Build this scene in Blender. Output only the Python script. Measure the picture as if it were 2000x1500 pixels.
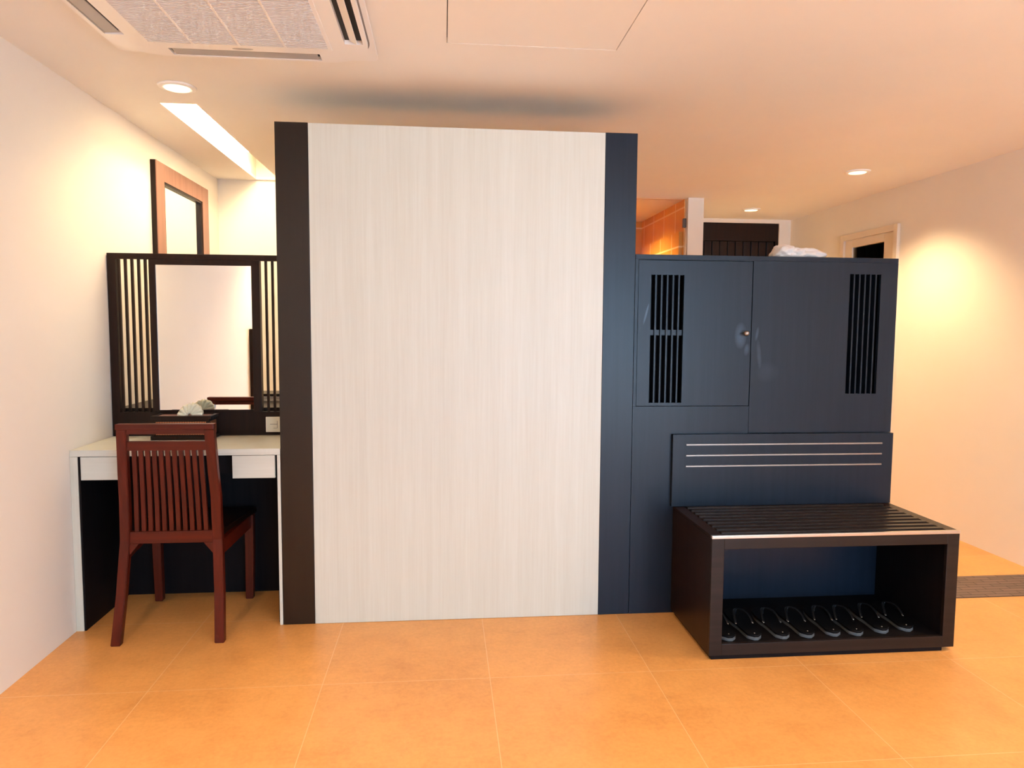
import bpy, bmesh, math, random
from mathutils import Vector, Matrix
random.seed(4)
for o in list(bpy.data.objects): bpy.data.objects.remove(o, do_unlink=True)
S = bpy.context.scene
COL = S.collection
PI = math.pi

# ---------------------------------------------------------------- camera
cd = bpy.data.cameras.new('camera')
cd.sensor_fit = 'HORIZONTAL'; cd.sensor_width = 36.0; cd.lens = 1392.0 * 36.0 / 2000.0
cd.clip_start = 0.05; cd.clip_end = 100
cam = bpy.data.objects.new('camera', cd); COL.objects.link(cam)
R_ = Vector((0.99540776, -0.0954935, 0.00666135))
U_ = Vector((0.00081560, 0.07804599, 0.99694943))
F_ = Vector((0.09572208, 0.99236577, -0.07776547))
m = Matrix((R_, U_, -F_)).transposed().to_4x4()
m.translation = Vector((0, 0, 1.288))
cam.matrix_world = m
S.camera = cam

# ---------------------------------------------------------------- light
world = bpy.data.worlds.new('daylight'); S.world = world; world.use_nodes = True
bg = world.node_tree.nodes['Background']
bg.inputs['Color'].default_value = (0.42, 0.70, 1.0, 1)
bg.inputs['Strength'].default_value = 8.0
S.view_settings.view_transform = 'Standard'
S.view_settings.look = 'None'
S.view_settings.gamma = 1.0
S.view_settings.use_curve_mapping = False
S.view_settings.exposure = 0.70

WARM = (1.0, 0.74, 0.43)
ZC = 2.296
XL, XR, YBACK, YE, YREAR = -1.543, 3.177, 5.16, 6.366, -2.6

def lamp(name, kind, loc, energy, color, **kw):
    d = bpy.data.lights.new(name, kind); d.energy = energy; d.color = color
    o = bpy.data.objects.new(name, d); COL.objects.link(o); o.location = loc
    rot = kw.pop('rot', None)
    if rot: o.rotation_euler = rot
    for k, v in kw.items(): setattr(d, k, v)
    return o
# daylight guide over the invented opening behind the camera
pt = lamp('daylight_portal', 'AREA', (1.75, YREAR - 0.02, 1.1), 1, (1, 1, 1), shape='RECTANGLE', size=2.6, size_y=2.1, rot=(PI/2, 0, 0))
pt.data.cycles.is_portal = True
bounce_sun = lamp('bounce_sun', 'SUN', (0, -8, 8), 55, (1.0, 0.97, 0.93), angle=math.radians(0.6), rot=(math.radians(-28), math.radians(12), 0))  # added to light the outside slab that bounces fill indoors

DOWN = [(-1.118, 3.218), (2.62, 4.389), (2.569, 5.854), (-1.05, 0.75), (2.62, 2.2), (2.62, 0.2), (0.7, 0.9), (-1.05, -1.4), (0.9, -1.2), (0.2, 4.6)]
SPOT_W = 42
for i, (x, y) in enumerate(DOWN):
    lamp('downlight_beam', 'SPOT', (x, y, ZC - 0.03), SPOT_W*(0.23 if i == 0 else 1.5 if i == 3 else (1.7 if i in (1, 2) else 1.05)), (1.0, 0.60, 0.25) if i == 0 else (1.0, 0.70, 0.36) if i < 3 else WARM, spot_size=math.radians(125), spot_blend=0.7, shadow_soft_size=0.045)

# ---------------------------------------------------------------- materials
def mat(name, col, rough=0.5, metal=0.0, spec=0.5, coat=0.0, coat_rough=0.1, emis=None, estr=0):
    m = bpy.data.materials.new(name); m.use_nodes = True
    b = m.node_tree.nodes['Principled BSDF']
    b.inputs['Base Color'].default_value = (*col, 1)
    b.inputs['Roughness'].default_value = rough
    b.inputs['Metallic'].default_value = metal
    b.inputs['Specular IOR Level'].default_value = spec
    b.inputs['Coat Weight'].default_value = coat
    b.inputs['Coat Roughness'].default_value = coat_rough
    if emis:
        b.inputs['Emission Color'].default_value = (*emis, 1)
        b.inputs['Emission Strength'].default_value = estr
    return m
class NT:
    def __init__(s, m): s.m = m; s.t = m.node_tree; s.b = s.t.nodes['Principled BSDF']
    def n(s, typ, **kw):
        nd = s.t.nodes.new(typ)
        for k, v in kw.items(): setattr(nd, k, v)
        return nd
    def l(s, a, b): s.t.links.new(a, b)
    def math(s, op, a, b=None, c=None):
        nd = s.n('ShaderNodeMath', operation=op)
        for i, v in enumerate((a, b, c)):
            if v is None: continue
            if isinstance(v, (int, float)): nd.inputs[i].default_value = v
            else: s.l(v, nd.inputs[i])
        return nd.outputs[0]
    def noise(s, vec, scale, detail=4, rough=0.5, stretch=None):
        if stretch:
            mp = s.n('ShaderNodeMapping'); mp.inputs['Scale'].default_value = stretch
            s.l(vec, mp.inputs['Vector']); vec = mp.outputs[0]
        nd = s.n('ShaderNodeTexNoise'); nd.inputs['Scale'].default_value = scale
        nd.inputs['Detail'].default_value = detail; nd.inputs['Roughness'].default_value = rough
        s.l(vec, nd.inputs['Vector']); return nd.outputs['Fac']
    def ramp(s, fac, stops):
        r = s.n('ShaderNodeValToRGB'); e = r.color_ramp.elements
        while len(e) < len(stops): e.new(0.5)
        for i, (p, c) in enumerate(stops):
            e[i].position = p; e[i].color = (*c, 1) if len(c) == 3 else c
        s.l(fac, r.inputs[0]); return r.outputs[0]
    def mix(s, fac, a, b, blend='MIX'):
        nd = s.n('ShaderNodeMix', data_type='RGBA', blend_type=blend)
        for sock, v in ((nd.inputs[0], fac), (nd.inputs[6], a), (nd.inputs[7], b)):
            if isinstance(v, (int, float)): sock.default_value = v
            elif isinstance(v, tuple): sock.default_value = (*v, 1)
            else: s.l(v, sock)
        return nd.outputs[2]
    def bump(s, h, strength, dist=0.002):
        nd = s.n('ShaderNodeBump'); nd.inputs['Strength'].default_value = strength
        nd.inputs['Distance'].default_value = dist
        s.l(h, nd.inputs['Height']); s.l(nd.outputs[0], s.b.inputs['Normal'])
    def obj(s): return s.n('ShaderNodeTexCoord').outputs['Object']
    def col(s, c): s.l(c, s.b.inputs['Base Color'])
    def rgh(s, f, lo, hi):
        r = s.n('ShaderNodeMapRange'); r.inputs[3].default_value = lo; r.inputs[4].default_value = hi
        s.l(f, r.inputs[0]); s.l(r.outputs[0], s.b.inputs['Roughness'])

def plaster(name, c, k=0.03):
    m = mat(name, c, 0.75, spec=0.25); t = NT(m); o = t.obj()
    f = t.noise(o, 1.7, 5, 0.6)
    t.col(t.ramp(f, [(0.3, tuple(v*(1-k) for v in c)), (0.7, c)]))
    t.bump(t.noise(o, 160, 3), 0.12, 0.001); return m
M = {}
M['wall'] = plaster('wall_plaster', (0.88, 0.83, 0.76))
M['ceiling'] = plaster('ceiling_paint', (0.91, 0.89, 0.85))
M['white_trim'] = plaster('white_trim_paint', (0.84, 0.78, 0.70), 0.02)

def floor_mat():
    m = mat('sand_porcelain_tile', (0.7, 0.42, 0.2), 0.3, spec=0.5); t = NT(m); o = t.obj()
    sp = t.n('ShaderNodeSeparateXYZ'); t.l(o, sp.inputs[0])
    def line(c, off, pitch, w):
        a = t.math('DIVIDE', t.math('SUBTRACT', c, off), pitch)
        fr = t.math('FRACT', t.math('ADD', a, 100.0))
        d = t.math('MINIMUM', fr, t.math('SUBTRACT', 1.0, fr))
        cell = t.math('FLOOR', t.math('ADD', a, 100.0))
        return t.math('LESS_THAN', d, w / pitch), cell
    lx, cx = line(sp.outputs[0], 0.17, 0.606, 0.0013)
    ly, cy = line(sp.outputs[1], 2.537, 0.600, 0.0013)
    g = t.math('MAXIMUM', lx, ly)
    cmb = t.n('ShaderNodeCombineXYZ'); t.l(cx, cmb.inputs[0]); t.l(cy, cmb.inputs[1])
    wn = t.n('ShaderNodeTexWhiteNoise'); t.l(cmb.outputs[0], wn.inputs['Vector'])
    big = t.noise(o, 2.2, 6, 0.62); fine = t.noise(o, 60, 5, 0.7); med = t.noise(o, 11, 6, 0.7)
    base = t.ramp(big, [(0.32, (0.66, 0.285, 0.072)), (0.5, (0.80, 0.37, 0.105)), (0.72, (0.86, 0.42, 0.13))])
    base = t.mix(0.35, base, t.ramp(med, [(0.35, (0.62, 0.265, 0.065)), (0.6, (0.84, 0.415, 0.12))]))
    base = t.mix(0.18, base, t.ramp(fine, [(0.35, (0.50, 0.20, 0.055)), (0.6, (0.88, 0.45, 0.165))]))
    tone = t.math('ADD', t.math('MULTIPLY', wn.outputs['Value'], 0.08), 0.95)
    hs = t.n('ShaderNodeHueSaturation'); t.l(base, hs.inputs['Color']); t.l(tone, hs.inputs['Value'])
    t.col(t.mix(t.math('MULTIPLY', g, 0.6), hs.outputs[0], (0.88, 0.62, 0.34)))
    t.rgh(med, 0.26, 0.42)
    t.bump(t.math('SUBTRACT', t.math('MULTIPLY', fine, 0.15), g), 0.25, 0.001)
    return m
M['floor'] = floor_mat()

def laminate(name, horiz=False):
    m = mat(name, (0.78, 0.76, 0.70), 0.42, spec=0.4); t = NT(m); o = t.obj()
    st = (0.6, 22, 22) if horiz else (22, 22, 0.6)
    a = t.noise(o, 1.0, 6, 0.65, st)
    b = t.noise(o, 9.0, 4, 0.6, (st[0]*0.7, st[1]*0.9, st[2]*0.7))
    c = t.noise(o, 1.0, 3, 0.5, tuple(v*0.25 for v in st))
    f = t.math('ADD', t.math('MULTIPLY', a, 0.40), t.math('ADD', t.math('MULTIPLY', b, 0.42), t.math('MULTIPLY', c, 0.18)))
    t.col(t.ramp(f, [(0.26, (0.55, 0.54, 0.47)), (0.5, (0.60, 0.605, 0.54)), (0.74, (0.65, 0.665, 0.61))]))
    t.bump(b, 0.06, 0.001); return m
M['laminate'] = laminate('pale_oak_laminate')
M['laminate_h'] = laminate('pale_oak_laminate_crosswise', True)

def darkwood(name, c0, c1, rough=(0.38, 0.55), axis='z', spec=0.5):
    m = mat(name, c0, 0.45, spec=spec); t = NT(m); o = t.obj()
    st = {'z': (30, 30, 1.2), 'x': (1.2, 30, 30), 'y': (30, 1.2, 30)}[axis]
    a = t.noise(o, 1.5, 6, 0.6, st); b = t.noise(o, 2.5, 5, 0.6)
    t.col(t.mix(t.math('MULTIPLY', b, 0.6), t.ramp(a, [(0.35, c0), (0.68, c1)]), c1))
    t.rgh(b, *rough); t.bump(a, 0.08, 0.0008); return m
M['brown_black'] = darkwood('lamp_tint_black_stain', (0.008, 0.004, 0.0025), (0.013, 0.007, 0.004), rough=(0.28, 0.4), spec=0.4)  # black stain; warm lamp cast put into the brown base colour
M['brown_black_x'] = darkwood('brown_black_stain_crosswise', (0.008, 0.005, 0.004), (0.022, 0.013, 0.010), rough=(0.28, 0.42), axis='x', spec=0.25)
M['daylight_tint_black'] = darkwood('daylight_tint_black_stain', (0.0058, 0.0115, 0.021), (0.010, 0.0165, 0.030), rough=(0.27, 0.36), spec=0.24)  # black stain; blue daylight cast put into the base colour
def worn(src):
    m = src.copy(); m.name = 'daylight_tint_black_worn_door'; t = NT(m); o = t.obj()
    sp = t.n('ShaderNodeSeparateXYZ'); t.l(o, sp.inputs[0])
    nz = t.noise(o, 14, 4, 0.6)
    tot = None
    for (x, z, rx, rz, sl, k) in ((1.322, 1.262, 0.030, 0.062, 0.0, 0.55), (1.352, 1.20, 0.014, 0.03, 0.1, 0.35), (0.888, 1.355, 0.006, 0.050, 0.25, 0.9),
                                  (1.398, 1.27, 0.008, 0.035, 0.15, 0.4), (1.41, 1.18, 0.012, 0.07, -0.1, 0.35), (1.45, 1.10, 0.06, 0.05, 0.0, 0.10)):
        dx = t.math('SUBTRACT', t.math('SUBTRACT', sp.outputs[0], x-1.44), t.math('MULTIPLY', t.math('SUBTRACT', sp.outputs[2], z), sl))
        a = t.math('DIVIDE', dx, rx); b = t.math('DIVIDE', t.math('SUBTRACT', sp.outputs[2], z), rz)
        d = t.math('ADD', t.math('MULTIPLY', a, a), t.math('MULTIPLY', b, b))
        v = t.math('MULTIPLY', t.math('MAXIMUM', t.math('SUBTRACT', 1.0, d), 0.0), k)
        tot = v if tot is None else t.math('ADD', tot, v)
    f = t.math('MULTIPLY', t.math('MINIMUM', tot, 1.0), t.math('ADD', t.math('MULTIPLY', nz, 1.2), 0.1))
    old = t.b.inputs['Base Color'].links[0].from_socket
    t.col(t.mix(f, old, (0.10, 0.15, 0.22))); return m
M['daylight_tint_black_worn'] = worn(M['daylight_tint_black'])
M['interior_black'] = darkwood('black_interior_board', (0.004, 0.003, 0.004), (0.008, 0.006, 0.007), rough=(0.5, 0.7), spec=0.12)
M['mahogany'] = darkwood('red_mahogany', (0.045, 0.005, 0.002), (0.10, 0.011, 0.004), rough=(0.3, 0.45), spec=0.3)
M['mahogany_x'] = darkwood('red_mahogany_crosswise', (0.045, 0.005, 0.002), (0.10, 0.011, 0.004), rough=(0.3, 0.45), axis='x', spec=0.3)
M['mid_wood'] = darkwood('reddish_brown_wood', (0.22, 0.085, 0.055), (0.32, 0.14, 0.095), rough=(0.3, 0.42))
M['espresso'] = darkwood('espresso_wood', (0.007, 0.003, 0.002), (0.018, 0.007, 0.004), rough=(0.3, 0.45), spec=0.22)
M['bounce_slab'] = mat('pale_bounce_slab', (0.50, 0.52, 0.55), 0.8)
M['steel'] = mat('brushed_steel', (0.62, 0.56, 0.50), 0.3, metal=1.0)
M['dark_metal'] = mat('dark_bronze_metal', (0.12, 0.09, 0.07), 0.35, metal=1.0)
M['dull_steel'] = mat('dull_steel', (0.30, 0.26, 0.23), 0.4, metal=1.0)
M['mirror'] = mat('mirror_glass', (0.93, 0.94, 0.90), 0.01, metal=1.0)
M['switch'] = mat('cream_plastic', (0.82, 0.78, 0.64), 0.35)
M['groove'] = mat('dark_groove', (0.03, 0.025, 0.02), 0.6)
M['ac'] = mat('white_appliance_plastic', (0.90, 0.89, 0.88), 0.35)
M['ac_grille'] = mat('grey_white_grille_plastic', (0.74, 0.74, 0.77), 0.45)
M['ac_vane'] = mat('light_grey_vane_plastic', (0.40, 0.38, 0.37), 0.4)
M['seam_shade'] = mat('grey_seam_shade', (0.22, 0.20, 0.19), 0.6)
M['ac_dark'] = mat('black_vent_shade', (0.01, 0.01, 0.01), 0.7)
M['lamp_glow'] = mat('warm_lamp_glass', (0.9, 0.9, 0.85), 0.4, emis=(1.0, 0.95, 0.60), estr=0.9)
M['cove_glow'] = mat('cove_diffuser', (0.9, 0.9, 0.9), 0.5, emis=(1.0, 0.84, 0.55), estr=9)
M['cotton'] = mat('white_cotton', (0.88, 0.80, 0.74), 0.9, spec=0.1)
t = NT(M['cotton']); t.bump(t.noise(t.obj(), 220, 3), 0.5, 0.002)
M['tissue'] = mat('white_tissue_paper', (0.90, 0.86, 0.66), 0.9, spec=0.1)
M['rubber'] = mat('black_rubber', (0.002, 0.002, 0.003), 0.6, spec=0.15)
M['sole_grey'] = mat('grey_foam_sole', (0.10, 0.11, 0.12), 0.85, spec=0.1)
M['strap'] = mat('charcoal_strap', (0.008, 0.008, 0.009), 0.35, spec=0.35)
M['pale_frame'] = plaster('pale_painted_frame', (0.78, 0.68, 0.55), 0.03)

def glass(name, tint, r=0.0):
    m = bpy.data.materials.new(name); m.use_nodes = True; nt = m.node_tree
    nt.nodes.clear()
    out = nt.nodes.new('ShaderNodeOutputMaterial')
    tr = nt.nodes.new('ShaderNodeBsdfTransparent'); tr.inputs[0].default_value = (*tint, 1)
    gl = nt.nodes.new('ShaderNodeBsdfGlossy'); gl.inputs['Roughness'].default_value = r
    fr = nt.nodes.new('ShaderNodeFresnel'); fr.inputs[0].default_value = 1.45
    mx = nt.nodes.new('ShaderNodeMixShader')
    nt.links.new(fr.outputs[0], mx.inputs[0]); nt.links.new(tr.outputs[0], mx.inputs[1]); nt.links.new(gl.outputs[0], mx.inputs[2])
    nt.links.new(mx.outputs[0], out.inputs[0]); return m
M['clear_glass'] = glass('clear_glass', (0.97, 0.97, 0.95))

def tile_mat():
    m = mat('orange_shower_tile', (0.7, 0.25, 0.04), 0.2); t = NT(m); o = t.obj()
    sp = t.n('ShaderNodeSeparateXYZ'); t.l(o, sp.inputs[0])
    def line(c, off, pitch):
        fr = t.math('FRACT', t.math('ADD', t.math('DIVIDE', t.math('SUBTRACT', c, off), pitch), 100.0))
        return t.math('LESS_THAN', t.math('MINIMUM', fr, t.math('SUBTRACT', 1.0, fr)), 0.0065/pitch)
    g = t.math('MAXIMUM', t.math('MAXIMUM', line(sp.outputs[1], 5.68, 0.3), line(sp.outputs[2], 2.235, 0.3)), line(sp.outputs[0], 1.57, 0.3))
    f = t.noise(o, 5, 5, 0.6)
    t.col(t.mix(g, t.ramp(f, [(0.3, (0.62, 0.25, 0.020)), (0.7, (0.76, 0.35, 0.035))]), (0.90, 0.62, 0.28)))
    return m
M['shower_tile'] = tile_mat()

def strip_mat():
    m = mat('split_stone_strip', (0.16, 0.09, 0.07), 0.6); t = NT(m); o = t.obj()
    br = t.n('ShaderNodeTexBrick'); br.inputs['Scale'].default_value = 1.0
    br.inputs['Color1'].default_value = (0.20, 0.13, 0.105, 1); br.inputs['Color2'].default_value = (0.15, 0.10, 0.08, 1)
    br.inputs['Mortar'].default_value = (0.05, 0.03, 0.025, 1)
    br.inputs['Brick Width'].default_value = 0.13; br.inputs['Row Height'].default_value = 0.032; br.inputs['Mortar Size'].default_value = 0.0025
    t.l(o, br.inputs['Vector']); t.col(br.outputs[0]); t.bump(t.noise(o, 60, 4), 0.5, 0.002); return m
M['stone'] = strip_mat()

def weave_mat():
    m = mat('woven_rattan', (0.25, 0.08, 0.03), 0.5); t = NT(m); o = t.obj()
    ck = t.n('ShaderNodeTexChecker'); ck.inputs['Scale'].default_value = 130
    mp = t.n('ShaderNodeMapping'); mp.inputs['Rotation'].default_value = (0, PI/4, 0)
    t.l(o, mp.inputs[0]); t.l(mp.outputs[0], ck.inputs['Vector'])
    t.col(t.mix(ck.outputs['Fac'], (0.38, 0.13, 0.04), (0.07, 0.02, 0.01))); t.bump(ck.outputs['Fac'], 0.5, 0.002); return m
M['weave'] = weave_mat()

# ---------------------------------------------------------------- mesh helpers
class MB:
    def __init__(s): s.bm = bmesh.new()
    def box(s, x0, x1, y0, y1, z0, z1, bev=0.0):
        r = bmesh.ops.create_cube(s.bm, size=1.0)
        for v in r['verts']:
            v.co = Vector(((x0+x1)/2 + v.co.x*(x1-x0), (y0+y1)/2 + v.co.y*(y1-y0), (z0+z1)/2 + v.co.z*(z1-z0)))
        if bev:
            es = list({e for v in r['verts'] for e in v.link_edges})
            bmesh.ops.bevel(s.bm, geom=es, offset=bev, segments=2, affect='EDGES', profile=0.6)
        return s
    def hexa(s, bot, top, bev=0.0):            # two quads of 4 points (same winding)
        vs = [s.bm.verts.new(p) for p in list(bot) + list(top)]
        f = [(3,2,1,0), (4,5,6,7), (0,1,5,4), (1,2,6,5), (2,3,7,6), (3,0,4,7)]
        fs = [s.bm.faces.new([vs[i] for i in q]) for q in f]
        if bev:
            es = list({e for q in fs for e in q.edges})
            bmesh.ops.bevel(s.bm, geom=es, offset=bev, segments=2, affect='EDGES', profile=0.6)
        return s
    def prism(s, pts, z0, z1, bev=0.0, smooth=False):   # outline in xy, extruded in z
        a = [s.bm.verts.new((x, y, z0)) for x, y in pts]; b = [s.bm.verts.new((x, y, z1)) for x, y in pts]
        n = len(pts); fs = [s.bm.faces.new(a[::-1]), s.bm.faces.new(b)]
        for i in range(n):
            q = s.bm.faces.new((a[i], a[(i+1) % n], b[(i+1) % n], b[i])); q.smooth = smooth
        if bev:
            es = [e for e in fs[0].edges] + [e for e in fs[1].edges]
            bmesh.ops.bevel(s.bm, geom=es, offset=bev, segments=2, affect='EDGES', profile=0.6)
        return s
    def lathe(s, prof, c, axis='z', n=32):
        rings = []
        for r, h in prof:
            ring = []
            for k in range(n):
                a = 2*PI*k/n; p = (r*math.cos(a), r*math.sin(a), h)
                if axis == 'y': p = (p[0], h, p[1])
                if axis == 'x': p = (h, p[0], p[1])
                ring.append(s.bm.verts.new(Vector(c) + Vector(p)))
            rings.append(ring)
        for i in range(len(rings)-1):
            for k in range(n):
                f = s.bm.faces.new((rings[i][k], rings[i][(k+1) % n], rings[i+1][(k+1) % n], rings[i+1][k])); f.smooth = True
        s.bm.faces.new(rings[0][::-1]); s.bm.faces.new(rings[-1])
        return s
    def tube(s, pts, r, n=10, flat=1.0):
        pts = [Vector(p) for p in pts]; rings = []
        for i, p in enumerate(pts):
            d = (pts[min(i+1, len(pts)-1)] - pts[max(i-1, 0)]).normalized()
            u = d.cross(Vector((0, 0, 1)));
            if u.length < 1e-3: u = Vector((1, 0, 0))
            u.normalize(); w = u.cross(d)
            rings.append([s.bm.verts.new(p + u*(r*math.cos(2*PI*k/n)) + w*(r*flat*math.sin(2*PI*k/n))) for k in range(n)])
        for i in range(len(rings)-1):
            for k in range(n):
                f = s.bm.faces.new((rings[i][k], rings[i][(k+1) % n], rings[i+1][(k+1) % n], rings[i+1][k])); f.smooth = True
        s.bm.faces.new(rings[0][::-1]); s.bm.faces.new(rings[-1]); return s
    def build(s, name, m, parent=None, origin=None, smooth=False):
        bmesh.ops.recalc_face_normals(s.bm, faces=s.bm.faces)
        org = Vector((0, 0, 0))
        if parent is not None:
            p = parent
            while p is not None: org += p.location; p = p.parent
        if origin is not None: org = Vector(origin)
        for v in s.bm.verts: v.co -= org
        if smooth:
            for f in s.bm.faces: f.smooth = True
        me = bpy.data.meshes.new(name); s.bm.to_mesh(me); s.bm.free()
        o = bpy.data.objects.new(name, me); COL.objects.link(o); me.materials.append(M[m])
        if parent is not None: o.parent = parent
        if origin is not None: o.location = origin
        return o
def thing(name, loc, label, cat, group=None):
    o = bpy.data.objects.new(name, None); COL.objects.link(o); o.location = loc; o.empty_display_size = 0.1
    o['label'] = label; o['category'] = cat
    if group: o['group'] = group
    return o
def tag(o, label, cat, group=None):
    o['label'] = label; o['category'] = cat
    if group: o['group'] = group
    return o
def struct(o, label=None):
    o['kind'] = 'structure'
    if label: o['label'] = label
    return o
def B(*a, bev=0.0): return MB().box(*a, bev=bev)
def grid_plate(xs, ys, z0, z1, holes):
    mb = MB()
    for i in range(len(xs)-1):
        for j in range(len(ys)-1):
            cx, cy = (xs[i]+xs[i+1])/2, (ys[j]+ys[j+1])/2
            if any(h[0] < cx < h[1] and h[2] < cy < h[3] for h in holes): continue
            mb.box(xs[i], xs[i+1], ys[j], ys[j+1], z0, z1)
    bm = mb.bm
    bmesh.ops.remove_doubles(bm, verts=bm.verts, dist=1e-5)
    # inner walls between neighbouring cells
    seen = {}
    for f in bm.faces:
        k = tuple(sorted(v.index for v in f.verts)); seen.setdefault(k, []).append(f)
    c = {}
    for f in bm.faces:
        k = tuple(round(x, 4) for x in f.calc_center_median()); c.setdefault(k, []).append(f)
    dead = [f for v in c.values() if len(v) > 1 for f in v]
    bmesh.ops.delete(bm, geom=dead, context='FACES')
    return mb

# ================================================================ SETTING
struct(B(XL-0.1, XR+0.1, YREAR-0.1, 7.1, -0.1, 0).build('floor', 'floor'), 'glossy sand orange porcelain tile floor')
SLOT = (-1.278, -1.120, 3.458, 5.13); HATCH = (0.012, 0.626, 2.010, 2.626)
xs = sorted({XL-0.1, XR+0.1, SLOT[0], SLOT[1], HATCH[0], HATCH[1]}); ys = sorted({YREAR-0.1, 7.1, SLOT[2], SLOT[3], HATCH[2], HATCH[3]})
struct(grid_plate(xs, ys, ZC, ZC+0.02, [SLOT, HATCH]).build('ceiling', 'ceiling'), 'cream painted plaster ceiling')
struct(B(XL-0.1, XR+0.1, YREAR-0.1, 7.1, ZC+0.16, ZC+0.24).build('ceiling', 'groove'))  # unseen cover slab, added to stop sky light leaking in
struct(B(XL-0.1, XL, YREAR-0.1, YBACK+0.1, 0, ZC+0.16).build('wall_left', 'wall'), 'warm cream plaster wall')
struct(B(XL, 0.9, YBACK, YBACK+0.1, 0, ZC+0.16).build('wall_back', 'wall'), 'cream wall at the end of the alcove')
# right wall with window opening
WY0, WY1, WZ0, WZ1 = 4.80, 5.45, 0.36, 1.99
w = MB(); w.box(XR, XR+0.1, YREAR-0.1, WY0, 0, ZC+0.16); w.box(XR, XR+0.1, WY1, 7.1, 0, ZC+0.16)
w.box(XR, XR+0.1, WY0, WY1, 0, WZ0); w.box(XR, XR+0.1, WY0, WY1, WZ1, ZC+0.16)
struct(w.build('wall_right', 'wall'), 'cream plaster wall with lamp glow')
struct(B(-6, 8, -12, YREAR-0.1, -0.12, -0.02).build('floor', 'bounce_slab'), 'unseen pale slab outside, added to bounce daylight indoors')  # unseen slab, added to bounce sunlight up onto the ceiling
# unseen rear wall; its wide framed opening is invented to bring daylight in
w = MB(); w.box(XL, 0.45, YREAR-0.1, YREAR, 0, ZC+0.16); w.box(3.05, XR, YREAR-0.1, YREAR, 0, ZC+0.16); w.box(0.45, 3.05, YREAR-0.1, YREAR, 2.15, ZC+0.16)
struct(w.build('wall_rear', 'wall'))
w = MB()
for x in (0.45, 1.73, 3.0): w.box(x, x+0.05, YREAR-0.07, YREAR-0.02, 0, 2.15)
w.box(0.45, 3.05, YREAR-0.07, YREAR-0.02, 2.10, 2.15); w.box(0.45, 3.05, YREAR-0.07, YREAR-0.02, 0, 0.05)
struct(w.build('door_2', 'brown_black'))
# entry wall and door
DX0, DX1, DZ = 2.15, 3.068, 2.262
w = MB(); w.box(1.995, DX0, YE, YE+0.1, 0, ZC); w.box(DX1, XR, YE, YE+0.1, 0, ZC); w.box(DX0, DX1, YE, YE+0.1, DZ, ZC)
struct(w.build('wall_entry', 'white_trim'), 'white wall around the entry door')
dr = MB(); dr.box(DX0, DX1, YE+0.05, YE+0.09, 0, DZ)
d1 = struct(dr.build('door_1', 'espresso'), 'dark wooden plank entry door')
pl = MB(); pl.box(DX0, DX1, YE+0.012, YE+0.05, 2.10, DZ, bev=0.003); pl.box(DX1-0.03, DX1, YE+0.012, YE+0.05, 0, 2.10)
n = 12; wd = (DX1-0.03-DX0)/n
for i in range(n):
    pl.box(DX0+i*wd+0.004, DX0+(i+1)*wd-0.004, YE+0.03, YE+0.05, 0.0, 2.098, bev=0.003)
pl.build('door_planks', 'espresso', d1)
hb = MB(); hb.box(DX1-0.065, DX1-0.045, YE-0.02, YE+0.03, 0.95, 1.15, bev=0.004)
hb.build('door_handle', 'steel', d1)
# white pier and shower
struct(B(1.872, 1.995, 5.405, YE+0.1, 0, ZC).build('wall_pier', 'white_trim'), 'white wall end beside the shower glass')
w = MB(); w.box(1.862, 1.872, 5.47, 6.66, 0, ZC); w.box(0.9, 1.872, 6.66, 6.76, 0, ZC); w.box(0.8, 0.9, 5.16, 6.76, 0, ZC)
w.box(1.835, 1.862, 5.50, 6.50, 0, 2.05)
struct(w.build('wall_shower', 'shower_tile'), 'orange tiled shower wall with a half height ledge')
lamp('downlight_beam', 'SPOT', (1.35, 6.0, ZC-0.03), 42, (1.0, 0.72, 0.42), spot_size=math.radians(150), spot_blend=0.6, shadow_soft_size=0.05)
gs = thing('shower_screen', (1.4, 5.45, 0), 'clear frameless glass shower screen with steel hinges in front of orange tiles', 'shower screen')
B(0.92, 1.862, 5.445, 5.455, 0.01, 2.285).build('glass_pane', 'clear_glass', gs)
for z in (2.11, 0.35):
    B(1.845, 1.871, 5.437, 5.463, z-0.035, z+0.035, bev=0.004).build('hinge', 'dark_metal', gs)
# right window
wn = struct(B(XR+0.010, XR+0.016, WY0+0.001, WY1-0.001, WZ0+0.001, WZ1-0.001).build('window_1', 'clear_glass'), 'narrow window with pale casing and dark louvre behind')
c = MB(); a0, a1, b0, b1 = 4.765, 5.485, 0.315, 2.038; th = 0.022
def frame_x(mb, x0, x1, a0, a1, b0, b1, wdt, bev=0.002):
    mb.box(x0, x1, a0, a0+wdt, b0, b1, bev=bev); mb.box(x0, x1, a1-wdt, a1, b0, b1, bev=bev)
    mb.box(x0, x1, a0+wdt, a1-wdt, b1-wdt, b1, bev=bev); mb.box(x0, x1, a0+wdt, a1-wdt, b0, b0+wdt, bev=bev)
frame_x(c, XR-th, XR+0.002, a0, a1, b0, b1, 0.045)
c.build('window_casing', 'pale_frame', wn)
c = MB(); c.box(XR-0.004, XR+0.05, WY0, 4.938, WZ0, WZ1, bev=0.003); c.box(XR-0.004, XR+0.05, 5.347, WY1, WZ0, WZ1, bev=0.003)
c.box(XR-0.004, XR+0.05, 4.938, 5.347, 1.934, WZ1, bev=0.003); c.box(XR-0.004, XR+0.05, 4.938, 5.347, WZ0, WZ0+0.08, bev=0.003)
c.build('window_frame', 'pale_frame', wn)
c = MB(); c.box(XR+0.088, XR+0.1, WY0, WY1, WZ0, WZ1)
for i in range(9): c.box(XR+0.08, XR+0.092, WY0+0.01+i*0.072, WY0+0.07+i*0.072, WZ0, WZ1)
c.build('louvre_backing', 'espresso', wn)
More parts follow.
